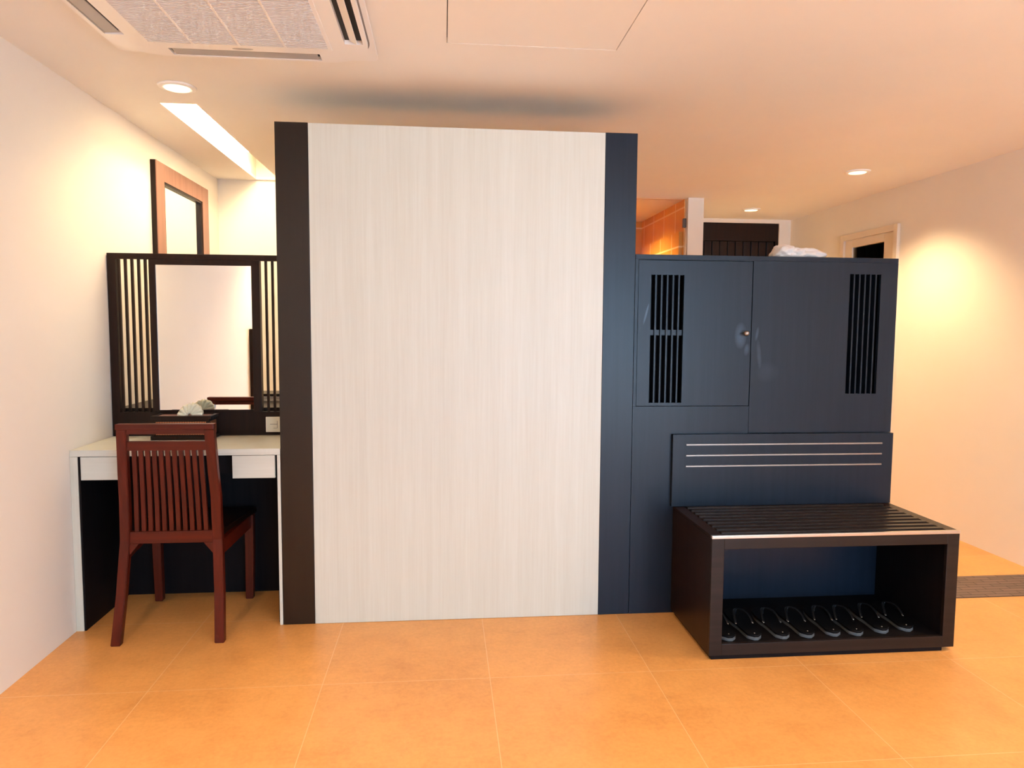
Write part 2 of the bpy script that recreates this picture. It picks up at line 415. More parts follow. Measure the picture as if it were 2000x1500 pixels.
# stone strip in the floor
struct(B(2.056, XR, 3.137, 3.42, -0.002, 0.003).build('trim_1', 'stone', origin=(2.056, 3.137, 0)), 'dark brown split stone strip set into the tile floor')

# ceiling hatch
B_h = B(HATCH[0]+0.003, HATCH[1]-0.003, HATCH[2]+0.003, HATCH[3]-0.003, ZC+0.0005, ZC+0.02)
tag(B_h.build('ceiling_hatch', 'ceiling', origin=(0.319, 2.318, ZC)), 'square cream access hatch set flush in the ceiling', 'hatch')
# cove light
cv = thing('cove_light', (-1.2, 4.3, ZC), 'long bright recessed light trough in the ceiling beside the left wall', 'ceiling light')
h = MB(); e = 0.008
h.box(SLOT[0]-e, SLOT[0], SLOT[2]-e, SLOT[3]+e, ZC+0.021, ZC+0.14); h.box(SLOT[1], SLOT[1]+e, SLOT[2]-e, SLOT[3]+e, ZC+0.021, ZC+0.14)
h.box(SLOT[0], SLOT[1], SLOT[2]-e, SLOT[2], ZC+0.021, ZC+0.14); h.box(SLOT[0], SLOT[1], SLOT[3], SLOT[3]+e, ZC+0.021, ZC+0.14)
h.box(SLOT[0]-e, SLOT[1]+e, SLOT[2]-e, SLOT[3]+e, ZC+0.14, ZC+0.148)
h.build('trough', 'white_trim', cv)
B(SLOT[0]+0.03, SLOT[1]-0.002, SLOT[2]+0.01, SLOT[3]-0.35, ZC+0.10, ZC+0.125, bev=0.004).build('diffuser', 'cove_glow', cv)
lamp('cove_glow_light', 'AREA', (-1.19, 4.2, ZC+0.09), 12, (1.0, 0.79, 0.50), shape='RECTANGLE', size=0.11, size_y=1.4)

# downlights
def downlight(x, y, label, group=None):
    t_ = thing('downlight', (x, y, ZC), label, 'ceiling light', group)
    MB().lathe([(0.052, -0.001), (0.052, -0.007), (0.060, -0.010), (0.074, -0.006), (0.077, 0.0)], (x, y, ZC), n=40).build('trim_ring', 'ac', t_)
    MB().lathe([(0.0515, -0.0095), (0.03, -0.013), (0.008, -0.0145)], (x, y, ZC), n=40).build('lamp_lens', 'lamp_glow', t_)
labs = ['round recessed downlight near the left wall beside the long light trough', 'round recessed downlight in the ceiling above the black louvred cabinet near the right wall',
        'small round downlight in the ceiling just before the dark entry door']
for i, (x, y) in enumerate(DOWN):
    if i < 3: downlight(x, y, labs[i])
for i, (x, y) in enumerate(DOWN):
    pass

# ================================================================ PARTITION
PF, PB = 3.08, 3.507
pt_ = thing('partition', (0.07, 3.29, 0), 'tall freestanding partition with pale oak laminate panel between black side strips', 'partition')
B(-0.689, 0.833, PF+0.018, PB, 0, 2.127).build('core', 'interior_black', pt_)
B(-0.691, -0.5565, PF, PB, 0, 2.129, bev=0.0015).build('side_strip', 'brown_black', pt_)['label'] = 'black strip, lamp tint in its colour'
B(-0.5555, 0.6935, PF-0.001, PF+0.018, 0.001, 2.127, bev=0.001).build('laminate_panel', 'laminate', pt_)['label'] = 'pale oak laminate panel'
B(0.6945, 0.835, PF, PB, 0, 2.129, bev=0.0015).build('side_strip', 'daylight_tint_black', pt_)['label'] = 'black strip, daylight tint in its colour'

# ================================================================ LOUVRED CABINET
CX0, CX1, CT = 0.8365, 2.053, 1.615
cb = thing('louvred_cabinet', (1.44, 3.29, 0), 'wide black cabinet with louvred vents and a small knob right of the tall partition', 'cabinet')
b = MB(); b.box(CX0, CX0+0.018, PF+0.019, PB, 0, CT-0.02); b.box(CX1-0.02, CX1, PF+0.019, PB, 0, CT-0.02); b.box(CX0+0.018, CX1-0.02, PB-0.018, PB, 0, CT-0.02)
b.box(CX0, CX1, PF+0.0, PB, CT-0.02, CT, bev=0.001); b.box(CX0+0.018, CX1-0.02, PF+0.06, PB-0.018, 0.90, 0.918); b.box(1.362, 1.380, PF+0.019, PB-0.018, 0, CT-0.02)
b.build('carcass', 'daylight_tint_black', cb)
b = MB(); b.box(CX0+0.018, CX1-0.02, PF+0.10, PF+0.105, 0.918, CT-0.02); b.build('vent_backing', 'interior_black', cb)
def holed(x0, x1, z0, z1, hx0, hx1, hz0, hz1, y0=PF, y1=PF+0.018):
    mb = MB(); bv = 0.0008
    mb.box(x0, hx0, y0, y1, z0, z1); mb.box(hx1, x1, y0, y1, z0, z1)
    if hz0 > z0: mb.box(hx0, hx1, y0, y1, z0, hz0)
    if hz1 < z1: mb.box(hx0, hx1, y0, y1, hz1, z1)
    return mb
def louvres(hx0, hx1, hz0, hz1, parent, mid=None):
    n = 6; g = (hx1-hx0)/(n + (n-1)*0.36); sw = g*0.36
    for k in range(5):
        x = hx0 + g*(k+1) + sw*k
        B(x, x+sw, PF+0.002, PF+0.05, hz0, hz1).build('louvre', 'daylight_tint_black', parent)
    if mid:
        B(hx0, hx1, PF+0.012, PF+0.03, mid-0.012, mid+0.012).build('cross_rail', 'daylight_tint_black', parent)
dr_ = holed(0.8515, 1.3685, 0.9485, 1.590, 0.908, 1.057, 0.962, 1.527).build('door', 'daylight_tint_black_worn', cb)
louvres(0.908, 1.057, 0.962, 1.527, dr_, 1.274)
MB().lathe([(0.005, 0.0), (0.005, -0.014), (0.010, -0.020), (0.0125, -0.027), (0.010, -0.033), (0.004, -0.035)], (1.338, PF, 1.273), 'y', 20).build('knob', 'dull_steel', dr_)
fp = holed(1.3725, CX1, 0.824, CT-0.0205, 1.825, 1.973, 1.001, 1.542).build('fixed_panel', 'daylight_tint_black_worn', cb)
louvres(1.825, 1.973, 1.001, 1.542, fp)
b = MB(); b.box(CX0, 0.8495, PF, PF+0.018, 0.9465, CT-0.0205); b.box(0.8495, 1.3705, PF, PF+0.018, 1.5925, CT-0.0205)
b.build('face_frame', 'daylight_tint_black', cb)
b = MB(); b.box(CX0, 1.3710, PF, PF+0.018, 0.0, 0.9455); b.build('lower_panel', 'daylight_tint_black', cb)
b = MB(); b.box(1.3725, CX1, PF+0.001, PF+0.018, 0, 0.8225); b.build('lower_panel', 'daylight_tint_black', cb)

# ================================================================ BENCH
BX0, BX1, BF, BT = 1.030, 2.050, 2.604, 0.484
YB_ = PF - 0.003
bn = thing('luggage_bench', (1.54, 2.84, 0), 'black slatted luggage bench with steel edge and open shoe compartment', 'bench')
b = MB(); b.box(BX0, BX0+0.048, BF+0.016, YB_, 0.018, BT-0.001); b.box(BX1-0.048, BX1, BF+0.016, YB_, 0.018, BT-0.001)
b.box(BX0+0.048, BX1-0.048, BF+0.016, YB_, 0.018, 0.060); b.box(BX0+0.048, BX1-0.048, BF+0.016, YB_, BT-0.040, BT-0.001)
b.build('body', 'espresso', bn)
b = MB(); f = 0.0
b.box(BX0, BX0+0.050, BF, BF+0.016, 0.018, BT, bev=0.0015); b.box(BX1-0.050, BX1, BF, BF+0.016, 0.018, BT, bev=0.0015)
b.box(BX0+0.050, BX1-0.050, BF, BF+0.016, BT-0.042, BT, bev=0.0015); b.box(BX0+0.050, BX1-0.050, BF, BF+0.016, 0.018, 0.064, bev=0.0015)
b.build('front_frame', 'brown_black_x', bn)
b = MB(); b.box(BX0+0.0482, BX0+0.0492, BF+0.0165, YB_-0.0155, 0.0625, BT-0.0425); b.box(BX1-0.0492, BX1-0.0482, BF+0.0165, YB_-0.0155, 0.0625, BT-0.0425)
b.box(BX0+0.0495, BX1-0.0495, BF+0.0165, YB_-0.0155, 0.0602, 0.0622); b.box(BX0+0.0495, BX1-0.0495, BF+0.0165, YB_-0.0155, BT-0.0422, BT-0.0402)
b.build('inner_lining', 'interior_black', bn)
B(BX0+0.048, BX1-0.048, YB_-0.015, YB_-0.001, 0.062, BT-0.042).build('back_board', 'daylight_tint_black', bn)['label'] = 'black inner back board, daylight tint in its colour'
B(BX0+0.012, BX1-0.045, BF+0.008, YB_-0.02, 0.0, 0.018).build('plinth', 'interior_black', bn)
B(BX0-0.001, BX1+0.001, BF-0.002, BF+0.012, BT, BT+0.013, bev=0.0015).build('edge_strip', 'steel', bn)['label'] = 'brushed steel edge strip'
b = MB(); b.box(BX0, BX0+0.045, BF+0.0125, YB_, BT+0.0003, BT+0.011); b.box(BX1-0.045, BX1, BF+0.0125, YB_, BT+0.0003, BT+0.011)
b.box(BX0+0.045, BX1-0.045, BF+0.0125, YB_, BT+0.0003, BT+0.003); b.build('top_board', 'espresso', bn)
for k in range(9):
    y = BF + 0.030 + k*0.0485
    b = MB(); b.hexa([(BX0+0.048, y, BT+0.003), (BX1-0.048, y, BT+0.003), (BX1-0.048, y+0.026, BT+0.003), (BX0+0.048, y+0.026, BT+0.003)],
                     [(BX0+0.050, y+0.002, BT+0.015), (BX1-0.050, y+0.002, BT+0.015), (BX1-0.050, y+0.024, BT+0.015), (BX0+0.050, y+0.024, BT+0.015)], bev=0.001)
    b.build('top_slat', 'brown_black_x', bn)
B(1.016, CX1, PF-0.0225, PF-0.0005, BT+0.0125, 0.822, bev=0.001).build('back_rest', 'daylight_tint_black', bn)
for z in (0.776, 0.7275, 0.679):
    B(1.076, 1.999, PF-0.028, PF-0.0225, z-0.0035, z+0.0035, bev=0.001).build('steel_bar', 'dull_steel', bn)

# ================================================================ SLIPPERS
def sole_outline(L=0.275, n=14, grow=0.0):
    R = []; Lf = []
    for i in range(n+1):
        t_ = i/n; y = t_*L
        # half widths: heel narrow, waist, wide ball, round toe
        wv = 0.031 + 0.011*math.sin(PI*min(1, max(0, (t_-0.15)/0.85))**1.0)
        wv -= 0.006*math.exp(-((t_-0.38)/0.14)**2)
        cap = math.sqrt(max(0.0, 1-((0.10-t_)/0.10)**2)) if t_ < 0.10 else (math.sqrt(max(0.0, 1-((t_-0.84)/0.16)**2)) if t_ > 0.84 else 1)
        wv = wv*max(cap, 0.28 if t_ < 0.1 else 0.2) + grow
        R.append((wv, y)); Lf.append((-wv, y))
    return R + Lf[::-1]
def make_slipper():
    r = bpy.data.objects.new('slipper', None); COL.objects.link(r); r.empty_display_size = 0.05
    r['category'] = 'slipper'; r['group'] = 'black slippers in the bench compartment'
    MB().prism(sole_outline(grow=-0.001), 0.0, 0.013, bev=0.0015, smooth=True).build('sole', 'sole_grey', r)['label'] = 'grey foam sole edge'
    MB().prism(sole_outline(), 0.0131, 0.022, bev=0.0015, smooth=True).build('footbed', 'rubber', r)
    st = MB()
    for s in (-1, 1):
        pts = []
        for i in range(13):
            t_ = i/12
            x = s*0.036*(math.cos(t_*PI/2)**0.7 if t_ < 1 else 0); y = 0.115 + 0.085*t_
            z = 0.018 + 0.034*math.sin(PI*min(1, t_*0.62+0.02)) * (1 if t_ < 1 else 1)
            pts.append((x, y, z))
        st.tube(pts, 0.0050, 8, 0.45)
    st.tube([(0, 0.200, 0.048), (0, 0.206, 0.036), (0, 0.208, 0.018)], 0.003, 8)
    st.build('strap', 'strap', r)
    for p in ((-0.036, 0.115, 0.022), (0.036, 0.115, 0.022), (0, 0.020, 0.022)):
        MB().lathe([(0.0028, -0.001), (0.0028, 0.001), (0.001, 0.002)], p, n=10).build('stud', 'steel', r)
    return r
proto = make_slipper()
hx = [1.126, 1.232, 1.349, 1.454, 1.565, 1.662, 1.778, 1.890]
hy = [2.628, 2.628, 2.628, 2.630, 2.636, 2.633, 2.646, 2.656]
hr = [0, 0, -1, -2, -6, -4, -6, -7]
ords = ['leftmost', 'second from the left', 'third from the left', 'fourth from the left', 'fourth from the right', 'third from the right', 'second from the right', 'rightmost']
for i in range(8):
    if i == 0: r = proto
    else:
        r = proto.copy(); COL.objects.link(r)
        for ch in proto.children:
            c = ch.copy(); COL.objects.link(c); c.parent = r
    r.location = (hx[i], hy[i], 0.0625); r.rotation_euler = (0, 0, math.radians(hr[i]))
    r['label'] = 'black thong slipper with grey sole in the bench, %s of the eight' % ords[i]

# towel on the cabinet
from mathutils import noise as mnoise
def blob(mb, cx, cy, z0, a, b_, h, seed, amp=0.18, nx=72, ny=36):
    rows = []
    for j in range(ny+1):
        th = PI*j/ny - PI/2; row = []
        for i in range(nx):
            al = 2*PI*i/nx
            d = Vector((math.cos(th)*math.cos(al), math.cos(th)*math.sin(al), math.sin(th)))
            q = d*2.0 + Vector((seed*3.7, seed*1.3, 0))
            k = 1 + amp*mnoise.noise(q) + amp*0.7*(1-abs(mnoise.noise(q*1.9)*2.2))*0.35 + 0.03*mnoise.noise(d*9)
            z = z0 + h*0.42 + d.z*h*0.58*k
            row.append(mb.bm.verts.new((cx + d.x*a*k, cy + d.y*b_*k, max(z, z0))))
        rows.append(row)
    for j in range(ny):
        for i in range(nx):
            mb.bm.faces.new((rows[j][i], rows[j][(i+1) % nx], rows[j+1][(i+1) % nx], rows[j+1][i]))
    bmesh.ops.remove_doubles(mb.bm, verts=mb.bm.verts, dist=1e-6)
mb = MB(); blob(mb, 1.700, 3.28, CT+0.0005, 0.098, 0.085, 0.060, 1, 0.16); blob(mb, 1.590, 3.25, CT+0.0005, 0.054, 0.065, 0.070, 3, 0.22); blob(mb, 1.630, 3.22, CT+0.001, 0.05, 0.045, 0.056, 6, 0.25)
tag(mb.build('towel', 'cotton', origin=(1.68, 3.27, CT), smooth=True), 'bundled white towel lying on top of the black cabinet', 'towel')

# ================================================================ DRESSING TABLE
DF, DB = 3.08, 3.507; TX0, TX1 = XL+0.001, -0.6925
dt = thing('dressing_table', (-1.118, 3.29, 0), 'pale oak laminate dressing table with two drawers between the left wall and the partition', 'table')
B(TX0, TX1, DF, DB, 0.745, 0.772, bev=0.0012).build('table_top', 'laminate_h', dt)
B(TX0, TX0+0.030, DF, DB, 0, 0.7445, bev=0.001).build('side_panel', 'laminate', dt)
B(TX1-0.013, TX1, DF, DB, 0, 0.7445, bev=0.001).build('side_panel', 'laminate', dt)
B(TX0+0.0305, TX0+0.038, DF+0.004, DB-0.013, 0, 0.7445).build('inner_lining', 'interior_black', dt)
B(TX1-0.022, TX1-0.0135, DF+0.03, DB-0.013, 0, 0.7445).build('inner_lining', 'interior_black', dt)
B(TX0+0.0305, TX1-0.0135, DB-0.0125, DB, 0, 0.7445).build('back_panel', 'interior_black', dt)
def drawer(x0, x1):
    d = B(x0, x1, DF+0.006, DF+0.022, 0.645, 0.7425, bev=0.001).build('drawer', 'laminate_h', dt)
    B(x0+0.004, x1-0.004, DF+0.022, DB-0.02, 0.651, 0.740).build('drawer_box', 'interior_black', d)
drawer(TX0+0.039, -1.320); drawer(-0.892, TX1-0.024)
B(-1.3195, -0.8925, DF+0.09, DF+0.105, 0.651, 0.7445).build('apron', 'interior_black', dt)

# mirror unit on the table
MF, MBK = 3.470, 3.500; mx0, mx1 = XL+0.004, -0.6925
mu = thing('mirror_screen', (-1.118, 3.485, 0.772), 'dark espresso mirror frame with vertical slats standing on the dressing table', 'mirror')
b = MB(); z0 = 0.7725; zt = 1.622
b.box(mx0, mx0+0.036, MF, MBK, z0, zt, bev=0.001); b.box(mx1-0.036, mx1, MF, MBK, z0, zt, bev=0.001)
b.box(mx0+0.036, mx1-0.036, MF, MBK, zt-0.026, zt, bev=0.001); b.box(mx0+0.036, mx1-0.036, MF, MBK, z0, 0.885, bev=0.001)
b.build('frame', 'espresso', mu)
b = MB(); MX0, MX1, MZ0, MZ1 = -1.325, -0.896, 0.8955, 1.571
b.box(MX0-0.030, MX0, MF-0.004, MBK, 0.8855, zt-0.0265, bev=0.001); b.box(MX1, MX1+0.038, MF-0.004, MBK, 0.8855, zt-0.0265, bev=0.001)
b.box(MX0, MX1, MF-0.004, MBK, MZ1, zt-0.0265, bev=0.001); b.box(MX0, MX1, MF-0.004, MBK, 0.8855, MZ0-0.001)
b.build('inner_frame', 'espresso', mu)
B(MX0, MX1, MF-0.001, MBK-0.001, MZ0, MZ1-0.0005).build('mirror_glass', 'mirror', mu)
for (a, c_, n) in ((mx0+0.036, MX0-0.030, 6), (MX1+0.038, mx1-0.036, 5)):
    if n == 6: xs_ = [-1.4985 + 0.0298*k*0.985 for k in range(6)]
    else: xs_ = [-0.8375 + 0.0298*k for k in range(4)]
    for x in xs_:
        B(x, x+0.0105, MF+0.008, MF+0.021, 0.885, zt-0.026).build('slat', 'espresso', mu)
# socket plate
sk = thing('wall_switch', (-0.805, MF, 0.824), 'cream rocker switch plate on the dark rail beside the partition', 'switch')
B(-0.842, -0.752, MF-0.009, MF-0.0005, 0.788, 0.861, bev=0.003).build('plate', 'switch', sk)
b = MB(); b.box(-0.822, -0.787, MF-0.0105, MF-0.009, 0.8255, 0.8268); b.box(-0.7885, -0.7875, MF-0.0105, MF-0.009, 0.807, 0.842)
b.box(-0.8065, -0.7885, MF-0.0105, MF-0.009, 0.8065, 0.8075); b.build('rocker_gap', 'groove', sk)

# tissue box
tb = thing('tissue_box', (-1.185, 3.395, 0.772), 'dark wood and rattan tissue box with folded tissue on the dressing table', 'tissue box')
x0, x1, y0, y1, z0, z1 = -1.318, -1.052, 3.333, 3.455, 0.7725, 0.882
b = MB(); b.hexa([(x0+0.012, y0+0.006, z0), (x1-0.012, y0+0.006, z0), (x1-0.012, y1-0.006, z0), (x0+0.012, y1-0.006, z0)],
                 [(x0+0.012, y0+0.006, z1-0.012), (x1-0.012, y0+0.006, z1-0.012), (x1-0.012, y1-0.006, z1-0.012), (x0+0.012, y1-0.006, z1-0.012)])
b.build('body', 'espresso', tb)
B(x0+0.024, x1-0.024, y0+0.002, y0+0.0058, z0+0.024, z1-0.026).build('rattan_panel', 'weave', tb)['label'] = 'woven rattan front panel'
b = MB(); b.box(x1-0.0118, x1-0.008, y0+0.02, y1-0.02, z0+0.024, z1-0.026); b.build('rattan_panel', 'weave', tb)
b = MB(); b.box(x0, x1, y0, y0+0.014, z1-0.014, z1, bev=0.0015); b.box(x0, x1, y1-0.014, y1, z1-0.014, z1, bev=0.0015)
b.box(x0, x0+0.016, y0+0.014, y1-0.014, z1-0.014, z1, bev=0.0015); b.box(x1-0.016, x1, y0+0.014, y1-0.014, z1-0.014, z1, bev=0.0015)
b.build('rim', 'espresso', tb)
B(x0+0.0165, x1-0.0165, y0+0.0145, y1-0.0145, z1-0.012, z1-0.004).build('lid', 'mid_wood', tb)
b = MB(); b.box(x0, x1, y0, y1, z0, z0+0.018, bev=0.0015); b.build('base', 'espresso', tb)
# folded tissue: fan of pleats
b = MB(); n = 36; cx, cy, cz = -1.160, 3.385, z1-0.004; rows = []
for j in range(7):
    row = []
    for i in range(n+1):
        a = PI*(0.0 + i/n); rr = 0.010 + j*0.0072
        wob = 0.004*math.sin(i*2.3)*(j/6)
        row.append(b.bm.verts.new((cx + rr*1.05*math.cos(a) + 0.01*math.sin(a)*j/6, cy - 0.018 + 0.036*(math.sin(i*1.35+j*0.5)*0.25+0.5) , cz + (rr+wob)*math.sin(a)*1.05)))
    rows.append(row)
for j in range(6):
    for i in range(n): b.bm.faces.new((rows[j][i], rows[j][i+1], rows[j+1][i+1], rows[j+1][i]))
tis = b.build('tissue', 'tissue', tb, smooth=True)
sm = tis.modifiers.new('thick', 'SOLIDIFY'); sm.thickness = 0.012; sm.offset = 0

# ================================================================ CHAIR
ch = thing('dining_chair', (-1.11, 3.16, 0), 'dark red mahogany chair with slatted back pushed up to the dressing table', 'chair')
def section(xc, y, z, wx, wy): return [(xc-wx/2, y-wy/2, z), (xc+wx/2, y-wy/2, z), (xc+wx/2, y+wy/2, z), (xc-wx/2, y+wy/2, z)]
def post(stations, name, mt):
    mb = MB(); rings = [[mb.bm.verts.new(p) for p in section(*s_)] for s_ in stations]
    for i in range(len(rings)-1):
        for k in range(4): mb.bm.faces.new((rings[i][k], rings[i][(k+1) % 4], rings[i+1][(k+1) % 4], rings[i+1][k]))
    mb.bm.faces.new(rings[0][::-1]); mb.bm.faces.new(rings[-1])
    bmesh.ops.recalc_face_normals(mb.bm, faces=mb.bm.faces)
    es = [e for e in mb.bm.edges if len(e.link_faces) == 2 and e.calc_face_angle() > 0.6]
    bmesh.ops.bevel(mb.bm, geom=es, offset=0.0025, segments=2, affect='EDGES')
    return mb.build(name, mt, ch)
def ypost(z): # rear post centre line in depth
    pts = [(0, 2.930), (0.20, 2.955), (0.42, 2.972), (0.60, 2.958), (0.80, 2.932), (0.905, 2.918)]
    for (a, ya), (c_, yc) in zip(pts, pts[1:]):
        if a <= z <= c_: return ya + (yc-ya)*(z-a)/(c_-a)
def xout(z, s):  # outer x of rear posts
    L_ = [(0, -1.335), (0.2, -1.318), (0.45, -1.300), (0.7, -1.290), (0.905, -1.2785)]
    R__ = [(0, -0.892), (0.2, -0.896), (0.45, -0.903), (0.6, -0.901), (0.7, -0.905), (0.905, -0.909)]
    P_ = L_ if s < 0 else R__
    for (a, xa), (c_, xc) in zip(P_, P_[1:]):
        if a <= z <= c_: return xa + (xc-xa)*(z-a)/(c_-a)
zs = [0.0, 0.10, 0.20, 0.32, 0.42, 0.50, 0.60, 0.70, 0.80, 0.88]
for s in (-1, 1):
    post([(xout(z, s) - s*0.019, ypost(z), z, 0.038, 0.030) for z in zs], 'leg', 'mahogany')
yt = ypost(0.88)
# crest rail
xa, xb = xout(0.88, -1), xout(0.88, 1)
B(xa-0.002, xb+0.002, yt-0.019, yt+0.015, 0.8805, 0.903, bev=0.003).build('crest_rail', 'mahogany_x', ch)
b = MB(); b.box(xa+0.0385, xb-0.0385, yt-0.010, yt+0.010, 0.862, 0.880); b.build('crest_rail', 'mahogany_x', ch)
def rail(z0, z1, ti, name, inset=0.0385):
    ya, yb = ypost(z0), ypost(z1)
    MB().hexa([(xout(z0, -1)+inset, ya-ti, z0), (xout(z0, 1)-inset, ya-ti, z0), (xout(z0, 1)-inset, ya+ti, z0), (xout(z0, -1)+inset, ya+ti, z0)],
              [(xout(z1, -1)+inset, yb-ti, z1), (xout(z1, 1)-inset, yb-ti, z1), (xout(z1, 1)-inset, yb+ti, z1), (xout(z1, -1)+inset, yb+ti, z1)], bev=0.0015).build(name, 'mahogany_x', ch)
rail(0.795, 0.832, 0.011, 'upper_rail')
rail(0.408, 0.4575, 0.011, 'lower_rail')
za, zb = 0.4575, 0.795
for k in range(11):
    f = (k+1)/12
    xt = (xout(zb, -1)+0.036) + f*((xout(zb, 1)-0.036)-(xout(zb, -1)+0.036)); xl = (xout(za, -1)+0.036) + f*((xout(za, 1)-0.036)-(xout(za, -1)+0.036))
    n = 6; mb = MB(); rings = []
    for i in range(n+1):
        t_ = i/n; z = za + (zb-za)*t_
        rings.append([mb.bm.verts.new(p) for p in section(xl+(xt-xl)*t_, ypost(z), z, 0.0165, 0.012)])
    for i in range(n):
        for q in range(4): mb.bm.faces.new((rings[i][q], rings[i][(q+1) % 4], rings[i+1][(q+1) % 4], rings[i+1][q]))
    mb.bm.faces.new(rings[0][::-1]); mb.bm.faces.new(rings[-1])
    mb.build('back_slat', 'mahogany', ch)
# corner brackets
for s in (-1, 1):
    xi = xout(0.38, s) - s*0.0385; y = ypost(0.38)
    p = [(xi, 0.407), (xi - s*0.036, 0.407), (xi, 0.362)]
    mb = MB(); a_ = [mb.bm.verts.new((x, y-0.008, z)) for x, z in p]; b2 = [mb.bm.verts.new((x, y+0.010, z)) for x, z in p]
    mb.bm.faces.new(a_); mb.bm.faces.new(b2[::-1])
    for i in range(3): mb.bm.faces.new((a_[i], a_[(i+1) % 3], b2[(i+1) % 3], b2[i]))
    mb.build('corner_bracket', 'mahogany', ch)
# front legs, aprons, seat
fx = {-1: -1.329, 1: -0.917}
for s in (-1, 1):
    post([(fx[s], 3.412, 0.0, 0.034, 0.034), (fx[s]+s*0.004, 3.415, 0.25, 0.038, 0.038), (fx[s]+s*0.004, 3.415, 0.405, 0.040, 0.040)], 'leg', 'mahogany')
b = MB(); b.box(fx[-1]+0.017, fx[1]-0.017, 3.404, 3.424, 0.345, 0.405)
for s in (-1, 1):
    xa_ = -1.312 + 0 if s < 0 else -0.921; x_f = fx[s] + s*0.004
    xr = xout(0.38, s) - s*0.022
    b.hexa([(xr-0.010, 2.985, 0.345), (xr+0.010, 2.985, 0.345), (x_f+0.010, 3.395, 0.345), (x_f-0.010, 3.395, 0.345)],
           [(xr-0.010, 2.985, 0.405), (xr+0.010, 2.985, 0.405), (x_f+0.010, 3.395, 0.405), (x_f-0.010, 3.395, 0.405)])
b.build('seat_apron', 'mahogany_x', ch)
MB().hexa([(-1.262, 2.990, 0.4055), (-0.945, 2.990, 0.4055), (-0.888, 3.452, 0.4055), (-1.358, 3.452, 0.4055)],
          [(-1.262, 2.990, 0.430), (-0.945, 2.990, 0.430), (-0.888, 3.452, 0.430), (-1.358, 3.452, 0.430)], bev=0.005).build('seat', 'espresso', ch)

# ================================================================ ALCOVE
am = thing('wall_mirror', (XL, 4.43, 0.9), 'tall mirror in a reddish brown wooden frame hanging on the left wall', 'mirror')
b = MB(); X0, X1 = XL+0.0005, XL+0.030; A0, A1, Z0, Z1 = 4.010, 4.856, 0.95, 2.167
fw = 0.112
X2 = X1 - 0.004
b.box(X0, X2, A0, A0+fw, Z0, Z1, bev=0.001); b.box(X0, X2, A1-fw, A1, Z0, Z1, bev=0.001)
b.box(X0, X2, A0+fw, A1-fw, Z1-0.095, Z1, bev=0.001); b.box(X0, X2, A0+fw, A1-fw, Z0, Z0+0.095, bev=0.001)
b.build('frame_back', 'espresso', am); b = MB(); X0_, X0 = X0, X2 + 0.0002
b.box(X0, X1, A0, A0+fw, Z0, Z1, bev=0.002); b.box(X0, X1, A1-fw, A1, Z0, Z1, bev=0.002)
b.box(X0, X1, A0+fw, A1-fw, Z1-0.095, Z1, bev=0.002); b.box(X0, X1, A0+fw, A1-fw, Z0, Z0+0.095, bev=0.002)
b.build('frame', 'mid_wood', am); X0 = X0_
b = MB(); i0, i1, j0, j1 = A0+fw, A1-fw, Z0+0.095, Z1-0.095
b.box(X0, X1-0.006, i0, i0+0.02, j0, j1); b.box(X0, X1-0.006, i1-0.02, i1, j0, j1); b.box(X0, X1-0.006, i0+0.02, i1-0.02, j1-0.012, j1); b.box(X0, X1-0.006, i0+0.02, i1-0.02, j0, j0+0.012)
b.build('inner_bead', 'espresso', am)
B(X0, X0+0.008, i0+0.02, i1-0.02, j0+0.012, j1-0.012).build('mirror_glass', 'mirror', am)
ct = thing('vanity_counter', (-1.0, 3.78, 0), 'dark counter in the alcove seen through the slats of the mirror frame', 'counter')
B(XL+0.002, -0.45, 3.515, 4.05, 0.865, 0.900, bev=0.002).build('counter_top', 'espresso', ct)
B(XL+0.012, -0.46, 3.525, 4.03, 0.0, 0.865).build('cabinet_body', 'espresso', ct)
mb = MB()
for k in range(2): mb.box(-1.06+0.003*k, -0.84, 3.80, 3.97, 0.9005+k*0.014, 0.9135+k*0.014, bev=0.005)
tag(mb.build('folded_towel', 'cotton', origin=(-0.95, 3.88, 0.9)), 'folded white towel on the dark counter behind the right hand slats', 'towel')
tag(B(-1.07, -0.82, 3.79, 3.98, 0.929, 0.941, bev=0.003).build('tray', 'espresso', origin=(-0.95, 3.88, 0.929)), 'small dark tray on the folded towel behind the slats', 'tray')

# dark headboard edge on the left wall, seen in the dressing mirror
hbd = B(XL+0.001, XL+0.06, 0.36, 1.065, 0.0, 1.27, bev=0.003).build('headboard', 'espresso', origin=(XL+0.03, 0.6, 0))
tag(hbd, 'dark wooden headboard against the left wall, reflected at the edge of the dressing mirror', 'headboard')

# ================================================================ AIR CONDITIONER
def rrect(cx, cy, hx_, hy_, r, n=10):
    pts = []
    for (sx, sy, a0_) in ((1, 1, 0), (-1, 1, 90), (-1, -1, 180), (1, -1, 270)):
        for i in range(n+1):
            a = math.radians(a0_ + 90*i/n); pts.append((cx + sx*(hx_-r) + r*math.cos(a), cy + sy*(hy_-r) + r*math.sin(a)))
    return pts
AX, AY = -0.699, 2.318; AH = 0.459
ac = thing('air_conditioner', (AX, AY, ZC), 'white square ceiling cassette air conditioner with ribbed grille above the dressing area', 'air conditioner')
base = MB().prism(rrect(AX, AY, AH, AH, 0.02, 6), ZC-0.020, ZC-0.005, bev=0.003).build('base_panel', 'ac', ac)
MB().prism(rrect(AX, AY, 0.4435, 0.4435, 0.165, 16), ZC-0.0222, ZC-0.0202, smooth=True).build('deck_seam_shade', 'seam_shade', ac)  # grey outline painted in as shade along the deck edge
dk = MB(); zt_, zb_ = ZC-0.0224, ZC-0.038; dk.box(AX-0.362, AX+0.362, AY-0.362, AY+0.362, zb_, zt_)
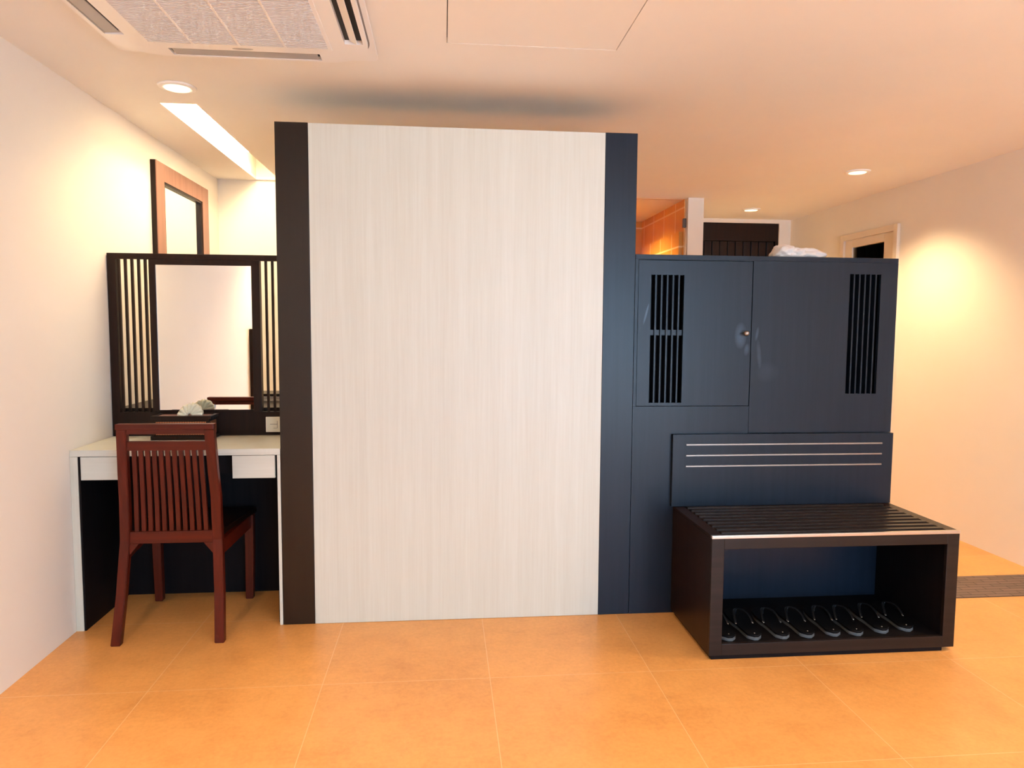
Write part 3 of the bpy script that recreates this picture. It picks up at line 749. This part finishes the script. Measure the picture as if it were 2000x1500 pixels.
for sx, sy in ((1, 1), (-1, 1), (-1, -1), (1, -1)):
    p_ = [(0.362, 0.26), (0.438, 0.26)] + [(0.278+0.16*math.cos(math.radians(a)), 0.278+0.16*math.sin(math.radians(a))) for a in range(0, 91, 6)] + [(0.26, 0.438), (0.26, 0.362), (0.362, 0.362)]
    p_ = [(AX+sx*x, AY+sy*y) for x, y in p_]
    if sx*sy < 0: p_ = p_[::-1]
    dk.prism(p_, zb_, zt_)
for a_, b_, c_, d_ in ((0.424, 0.438, -0.26, 0.26), (-0.438, -0.424, -0.26, 0.26), (-0.26, 0.26, 0.424, 0.438), (-0.26, 0.26, -0.438, -0.424)):
    dk.box(AX+a_, AX+b_, AY+c_, AY+d_, zb_, zt_)
dk.build('deck', 'ac', ac)
def acbox(dx0, dx1, dy0, dy1, z0, z1, rot, bev=0.0, tilt=0):
    mb = MB(); mb.box(dx0, dx1, dy0, dy1, z0, z1, bev=bev)
    if tilt:
        c0 = Vector(((dx0+dx1)/2, (dy0+dy1)/2, (z0+z1)/2))
        for v in mb.bm.verts: v.co = c0 + Matrix.Rotation(tilt, 3, 'Y') @ (v.co-c0)
    for v in mb.bm.verts:
        v.co = Matrix.Rotation(rot, 3, 'Z') @ v.co + Vector((AX, AY, ZC))
    return mb
B(AX-AH+0.012, AX+AH-0.012, AY-AH+0.012, AY+AH-0.012, ZC-0.005, ZC-0.0005).build('shadow_gap_spacer', 'groove', ac)  # dark spacer added to draw a shadow line below the ceiling
for k in range(4):
    acbox(0.363, 0.423, -0.259, 0.259, -0.0236, -0.0225, k*PI/2).build('vent_shade_plate', 'ac_dark', ac)  # black plates stand for the shade inside the open vents
    v = acbox(0.379 if k == 0 else 0.372, 0.407 if k == 0 else 0.418, -0.25, 0.25, -0.0365, -0.0325, k*PI/2, bev=0.002, tilt=(0.45 if k == 0 else 0.06)).build('vane', 'ac' if k == 0 else 'ac_vane', ac)
g = 0.312
fr = MB()
for (a_, b_, c_, d_) in ((-g, g, g-0.012, g), (-g, g, -g, -g+0.012), (-g, -g+0.012, -g+0.012, g-0.012), (g-0.012, g, -g+0.012, g-0.012)):
    fr.box(AX+a_, AX+b_, AY+c_, AY+d_, ZC-0.043, ZC-0.0382)
fr.build('grille_frame', 'ac', ac)
B(AX-g+0.012, AX+g-0.012, AY-g+0.012, AY+g-0.012, ZC-0.0392, ZC-0.0384).build('filter', 'ac_vane', ac)
gr = MB(); n = 52; p = (2*g-0.024)/n
for i in range(n):
    y = AY-g+0.012 + i*p
    gr.box(AX-g+0.012, AX+g-0.012, y, y+p*0.6, ZC-0.044, ZC-0.0392)
gr.build('grille', 'ac_grille', ac)
for dx in (-0.155, 0.0, 0.155):
    B(AX+dx-0.0035, AX+dx+0.0035, AY-g+0.012, AY+g-0.012, ZC-0.0444, ZC-0.0393).build('grille_rib', 'ac', ac)
b = MB(); b.prism([(AX+0.03*math.cos(a*PI/12)*1.2, AY+0.355-0.012+0.007*math.sin(a*PI/12)) for a in range(24)], ZC-0.0388, ZC-0.0381)
b.build('badge', 'ac_vane', ac)
